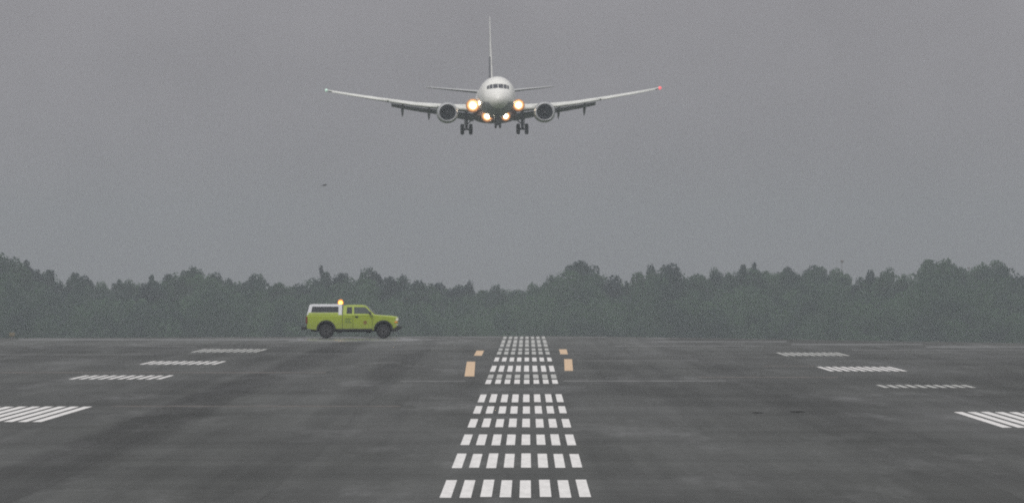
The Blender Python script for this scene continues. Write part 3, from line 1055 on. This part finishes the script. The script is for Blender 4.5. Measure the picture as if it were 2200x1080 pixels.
for (px, py, hr, lab) in ((1809, 561, .34, 'thin pole with a dark round lamp head poking above the trees at right'),
                          (2081, 575, .26, 'thin reddish pole showing in the notch between the two big domed trees at right')):
    c = at(px, py, 1580)
    zg = -14.6
    pl = empty('light_pole', lab, 'light pole', (c.x, c.y, zg))
    bm = bmesh.new(); cyl(bm, (0, 0, 0), (0, 0, c.z - zg - hr * .6), .14, .05, 8); from_bm('pole', bm, 'pole', pl)
    bm = bmesh.new(); lathe(bm, [(c.z - zg - hr, .05), (c.z - zg - hr * .6, hr * .9), (c.z - zg + hr * .4, hr), (c.z - zg + hr, .05)], 'Z', 12); from_bm('lamp_head', bm, 'pole', pl)

# ------------------------------------------------------------------ trees
rng = np.random.default_rng(7)
def leaves_mesh(name, P, Nrm, size, m):
    """P: n x 3 leaf clump centres; Nrm: facing; size: n. Ragged quads."""
    n = len(P)
    rnd = rng.normal(size=(n, 3))
    N = Nrm + rnd * 0.32
    N /= np.linalg.norm(N, axis=1)[:, None] + 1e-9
    up = rng.normal(size=(n, 3))
    U = np.cross(N, up); U /= np.linalg.norm(U, axis=1)[:, None] + 1e-9
    V = np.cross(N, U)
    s = size[:, None]
    k = rng.uniform(.6, 1.3, size=(n, 4))
    V4 = np.stack([P + U * s * k[:, :1], P + V * s * k[:, 1:2] * .7, P - U * s * k[:, 2:3], P - V * s * k[:, 3:4] * .7], axis=1).reshape(-1, 3)
    me = bpy.data.meshes.new(name)
    me.vertices.add(4 * n)
    me.vertices.foreach_set('co', V4.astype(np.float32).ravel())
    me.loops.add(4 * n)
    me.loops.foreach_set('vertex_index', np.arange(4 * n, dtype=np.int32))
    me.polygons.add(n)
    me.polygons.foreach_set('loop_start', np.arange(0, 4 * n, 4, dtype=np.int32))
    me.update(calc_edges=True)
    me.materials.append(M[m])
    return me

def lobes_to_leaves(L, per, squash=.85):
    """L: array of x,y,z,r"""
    P, N, Sz = [], [], []
    for x, y, z, r in L:
        n = max(12, int(per * r * r))
        d = rng.normal(size=(n, 3)); d /= np.linalg.norm(d, axis=1)[:, None]
        rad = r * rng.uniform(.55, 1.08, size=(n, 1)) ** .6
        q = d * rad * np.array([1, 1, squash])
        P.append(q + np.array([x, y, z])); N.append(d); Sz.append(rng.uniform(.12, .25, size=n))
    return np.concatenate(P), np.concatenate(N), np.concatenate(Sz)

def crown_broad(k):
    """crown of a tree 1 m wide(half) normalised later: half width 3.2, height 12"""
    L = []
    nl = 34
    shape = k % 4
    for i in range(nl):
        z = rng.uniform(2.6, 11.0)
        t_ = (z - 2.6) / 8.6
        if shape == 0: env = 3.0 * math.sqrt(max(0, 1 - (2 * t_ - .9) ** 2 * .75))
        elif shape == 1: env = 3.0 * (1 - t_ ** 2.2) ** .5 + .2
        elif shape == 2: env = 3.0 * (1 - .75 * t_ ** 1.5)
        else: env = 2.9 * (1 - t_ ** 4) ** .5 + .15
        a = rng.uniform(0, 2 * PI); rr = env * rng.uniform(.2, .85) ** .5
        L.append((rr * math.cos(a), rr * math.sin(a), z, rng.uniform(.75, 1.35)))
    for i in range(9):   # uneven shoots on the top outline
        a = rng.uniform(0, 2 * PI); rr = rng.uniform(0, 1.8)
        zt = 11.6 - rr * (.5 if shape == 3 else .9) - rng.uniform(0, .7)
        L.append((rr * math.cos(a), rr * math.sin(a), zt, rng.uniform(.35, .6)))
    P, N, Sz = lobes_to_leaves(L, 170)
    return leaves_mesh('crown', P, N, Sz, 'leaf')

def trunk_mesh(k):
    bm = bmesh.new()
    rng2 = random.Random(k)
    cyl(bm, (0, 0, -.3), (0.1, 0, 5.0), .28, .17, 9)
    cyl(bm, (0.1, 0, 5.0), (0.0, .1, 10.2), .17, .04, 8)
    for i in range(7):
        z = 3.2 + i * .95
        a = rng2.uniform(0, 2 * PI); ln = rng2.uniform(1.2, 2.2)
        cyl(bm, (.05, 0, z), (ln * math.cos(a), ln * math.sin(a), z + ln * .7), .09, .025, 6)
    me = bpy.data.meshes.new('trunk')
    bm.to_mesh(me); bm.free()
    me.materials.append(M['bark'])
    return me
CB = [crown_broad(k) for k in range(8)]
TM = [trunk_mesh(k) for k in range(4)]

TREES = [
 (14, 543, 30, 'b', 'tall ragged tree cut off by the left edge of the photo'),
 (58, 555, 25, 'b', 'dark broad tree second from the left edge, its top sloping down to the right'),
 (103, 573, 18, 'b', 'narrow dome-topped tree left of the first notch in the treeline'),
 (131, 602, 15, 'b', 'low tree down in the first notch of the treeline at far left'),
 (157, 579, 13, 'c', 'slim pointed tree standing up alone in the low part of the treeline at left'),
 (186, 588, 13, 'b', 'thin pale tree close on the right of the slim pointed one at left'),
 (222, 602, 19, 'b', 'low flat-topped tree between the slim pointed tree and the small knob at left'),
 (255, 594, 12, 'b', 'small knob-shaped treetop midway between the slim pointed tree and the big left dome'),
 (288, 601, 18, 'b', 'low tree at the left foot of the slope that climbs to the big left dome'),
 (325, 587, 21, 'b', 'tree forming the first step of the climb to the big left dome'),
 (364, 582, 19, 'b', 'tree touching the left shoulder of the big left dome'),
 (410, 568, 27, 'b', 'big domed tree, highest point between the left edge and the truck'),
 (456, 583, 19, 'b', 'tree on the right shoulder of the big left dome'),
 (497, 595, 16, 'b', 'small low tree just right of the shallow dip beside the big left dome'),
 (546, 585, 26, 'b', 'wide rounded tree halfway between the big left dome and the truck'),
 (600, 601, 23, 'b', 'low even-topped tree right of the wide rounded one, well left of the truck'),
 (646, 609, 20, 'b', 'lowest tree just before the abrupt step up behind the truck'),
 (690, 566, 15, 'b', 'tall square-topped tree at the abrupt step, above the white cap of the truck'),
 (732, 580, 22, 'b', 'tree directly above the amber beacon of the truck'),
 (797, 569, 19, 'b', 'tall bushy tree directly above the windscreen of the truck'),
 (838, 591, 15, 'b', 'tree above the bonnet of the truck'),
 (862, 587, 7, 'c', 'tiny pointed treetop above the front bumper of the truck'),
 (896, 599, 20, 'b', 'tree first to the right of the front of the truck'),
 (937, 602, 22, 'b', 'flat-topped tree below the left engine of the airliner'),
 (976, 612, 17, 'b', 'low tree left of the tiny spike below the left main wheels of the airliner'),
 (1006, 600, 8, 'c', 'tiny spike of a tree directly below the left main wheels of the airliner'),
 (1036, 618, 17, 'b', 'very low tree right of the tiny spike, left of the central bars'),
 (1070, 607, 15, 'b', 'small tree directly below the nose wheels of the airliner'),
 (1106, 620, 20, 'b', 'lowest tree of all, right above the far end of the central bars'),
 (1148, 605, 15, 'b', 'tree where the skyline starts to climb, right of the lowest tree'),
 (1186, 588, 19, 'b', 'tree leaning on the left side of the tower-like tree'),
 (1247, 553, 31, 'b', 'tall tower-like tree with stepped sides, highest near the middle'),
 (1306, 591, 23, 'b', 'low tree right at the foot of the tower-like tree, on its right'),
 (1347, 600, 16, 'b', 'lowest tree between the tower-like tree and the twin peaks below the red light'),
 (1374, 578, 17, 'b', 'left shoulder tree of the twin peaks below the red wingtip light'),
 (1402, 565, 10, 'c', 'pointed left peak of the twin peaks below the red wingtip light'),
 (1437, 563, 22, 'b', 'rounded right peak of the twin peaks below the red wingtip light'),
 (1490, 585, 24, 'b', 'low wide tree in the dip right of the twin peaks'),
 (1540, 572, 17, 'b', 'small peak first to the right of the dip beside the twin peaks'),
 (1568, 579, 15, 'b', 'tree filling the space between two sharp small peaks right of the twin peaks'),
 (1594, 561, 9, 'c', 'sharp pointed tree at the left of the jagged cluster right of the twin peaks'),
 (1620, 560, 18, 'b', 'tallest tree of the jagged cluster right of the twin peaks'),
 (1648, 575, 16, 'b', 'right-hand tree of the jagged cluster, sloping down'),
 (1692, 569, 24, 'b', 'even round-topped tree above the farthest right dash row'),
 (1752, 567, 23, 'b', 'broad tree left of the pole with the round lamp head'),
 (1806, 573, 22, 'b', 'tree directly under the pole with the round lamp head'),
 (1848, 592, 16, 'b', 'low tree in the dip right of the pole with the round lamp head'),
 (1872, 576, 9, 'c', 'narrow pointed tree right of the dip beside the lamp pole'),
 (1903, 575, 16, 'b', 'small bushy tree right of the narrow pointed one, before the big right hump'),
 (1942, 585, 17, 'b', 'low tree at the left foot of the big right hump'),
 (1996, 550, 25, 'b', 'left half of the big right hump, tallest crown on that side'),
 (2036, 550, 26, 'b', 'right half of the big right hump, next to the notch with the reddish pole'),
 (2066, 571, 12, 'b', 'sloping tree on the left rim of the notch with the reddish pole'),
 (2108, 562, 20, 'b', 'bright green tree on the right rim of the notch with the reddish pole'),
 (2145, 556, 27, 'b', 'large smooth domed tree near the right edge of the photo'),
 (2192, 587, 20, 'b', 'low tree cut off by the right edge of the photo'),
]
GZ = -14.6
random.seed(21)
for i, (px, py, hw, kd, lab) in enumerate(TREES):
    D = random.uniform(1480, 1560)
    c = at(px, py, D)
    H = c.z - GZ
    half = hw / F * D * 1.75
    cm = CB[2 + 4 * (i % 2)] if kd == 'c' else CB[i % 8]
    t_ = empty('tree', lab, 'tree', (c.x, c.y, GZ), 'trees along the horizon')
    sxy = half / 3.0
    if kd == 'c':
        sxy = half / 2.6
    t_.rotation_euler.z = random.uniform(0, 6.28)
    co = link_mesh('crown', cm, t_)
    co.scale = (sxy, max(sxy, .8), H / 12.0)
    tr = link_mesh('trunk', random.choice(TM), t_)
    tr.scale = (1, 1, H / 12.0)

# the lower woodland in front of and behind the named trees: one mass
tx = [t_[0] for t_ in TREES]
ty_ = [t_[1] for t_ in TREES]
L = []
for i in range(4600):
    D = rng.uniform(1400, 1570)
    px = rng.uniform(-1300, 3450)
    top = np.interp(px, tx, ty_) + 16
    if D < 1470:
        top = top + 18 + 30 * (math.sin(px * .021) * .5 + .5) * (1470 - D) / 70 + 8 * math.sin(px * .07)
    zt = CH + (HOR - top) / F * D - 1.5
    z = GZ + (zt - GZ) * rng.uniform(.12, 1) ** .75
    L.append(((px - 1100) / F * D, D, z, rng.uniform(1.5, 3.2)))
P, N, Sz = lobes_to_leaves(L, 30)
wd = link_mesh('woodland', leaves_mesh('woodland', P, N, Sz * 1.6, 'leaf'))
wd['kind'] = 'stuff'
wd['label'] = 'dense low green woodland filling the foot of the treeline behind the runway'
wd['category'] = 'woodland'
print('faces', len(P))

# ------------------------------------------------------------------ haze
bm = bmesh.new()
box(bm, (0, 1000, 13.5), (6400, 5400, 49))
me = bpy.data.meshes.new('haze'); bm.to_mesh(me); bm.free()
hz = link_mesh('haze', me)
hz['kind'] = 'stuff'
hz['label'] = 'pale grey damp haze over the airfield'
m = bpy.data.materials.new('haze'); m.use_nodes = True
t = m.node_tree
for n in list(t.nodes): t.nodes.remove(n)
o_ = t.nodes.new('ShaderNodeOutputMaterial'); v = t.nodes.new('ShaderNodeVolumePrincipled')
v.inputs['Color'].default_value = (0.61, 0.650, 0.700, 1)
v.inputs['Density'].default_value = 0.00037
v.inputs['Anisotropy'].default_value = 0.35
t.links.new(v.outputs[0], o_.inputs['Volume'])
me.materials.append(m)
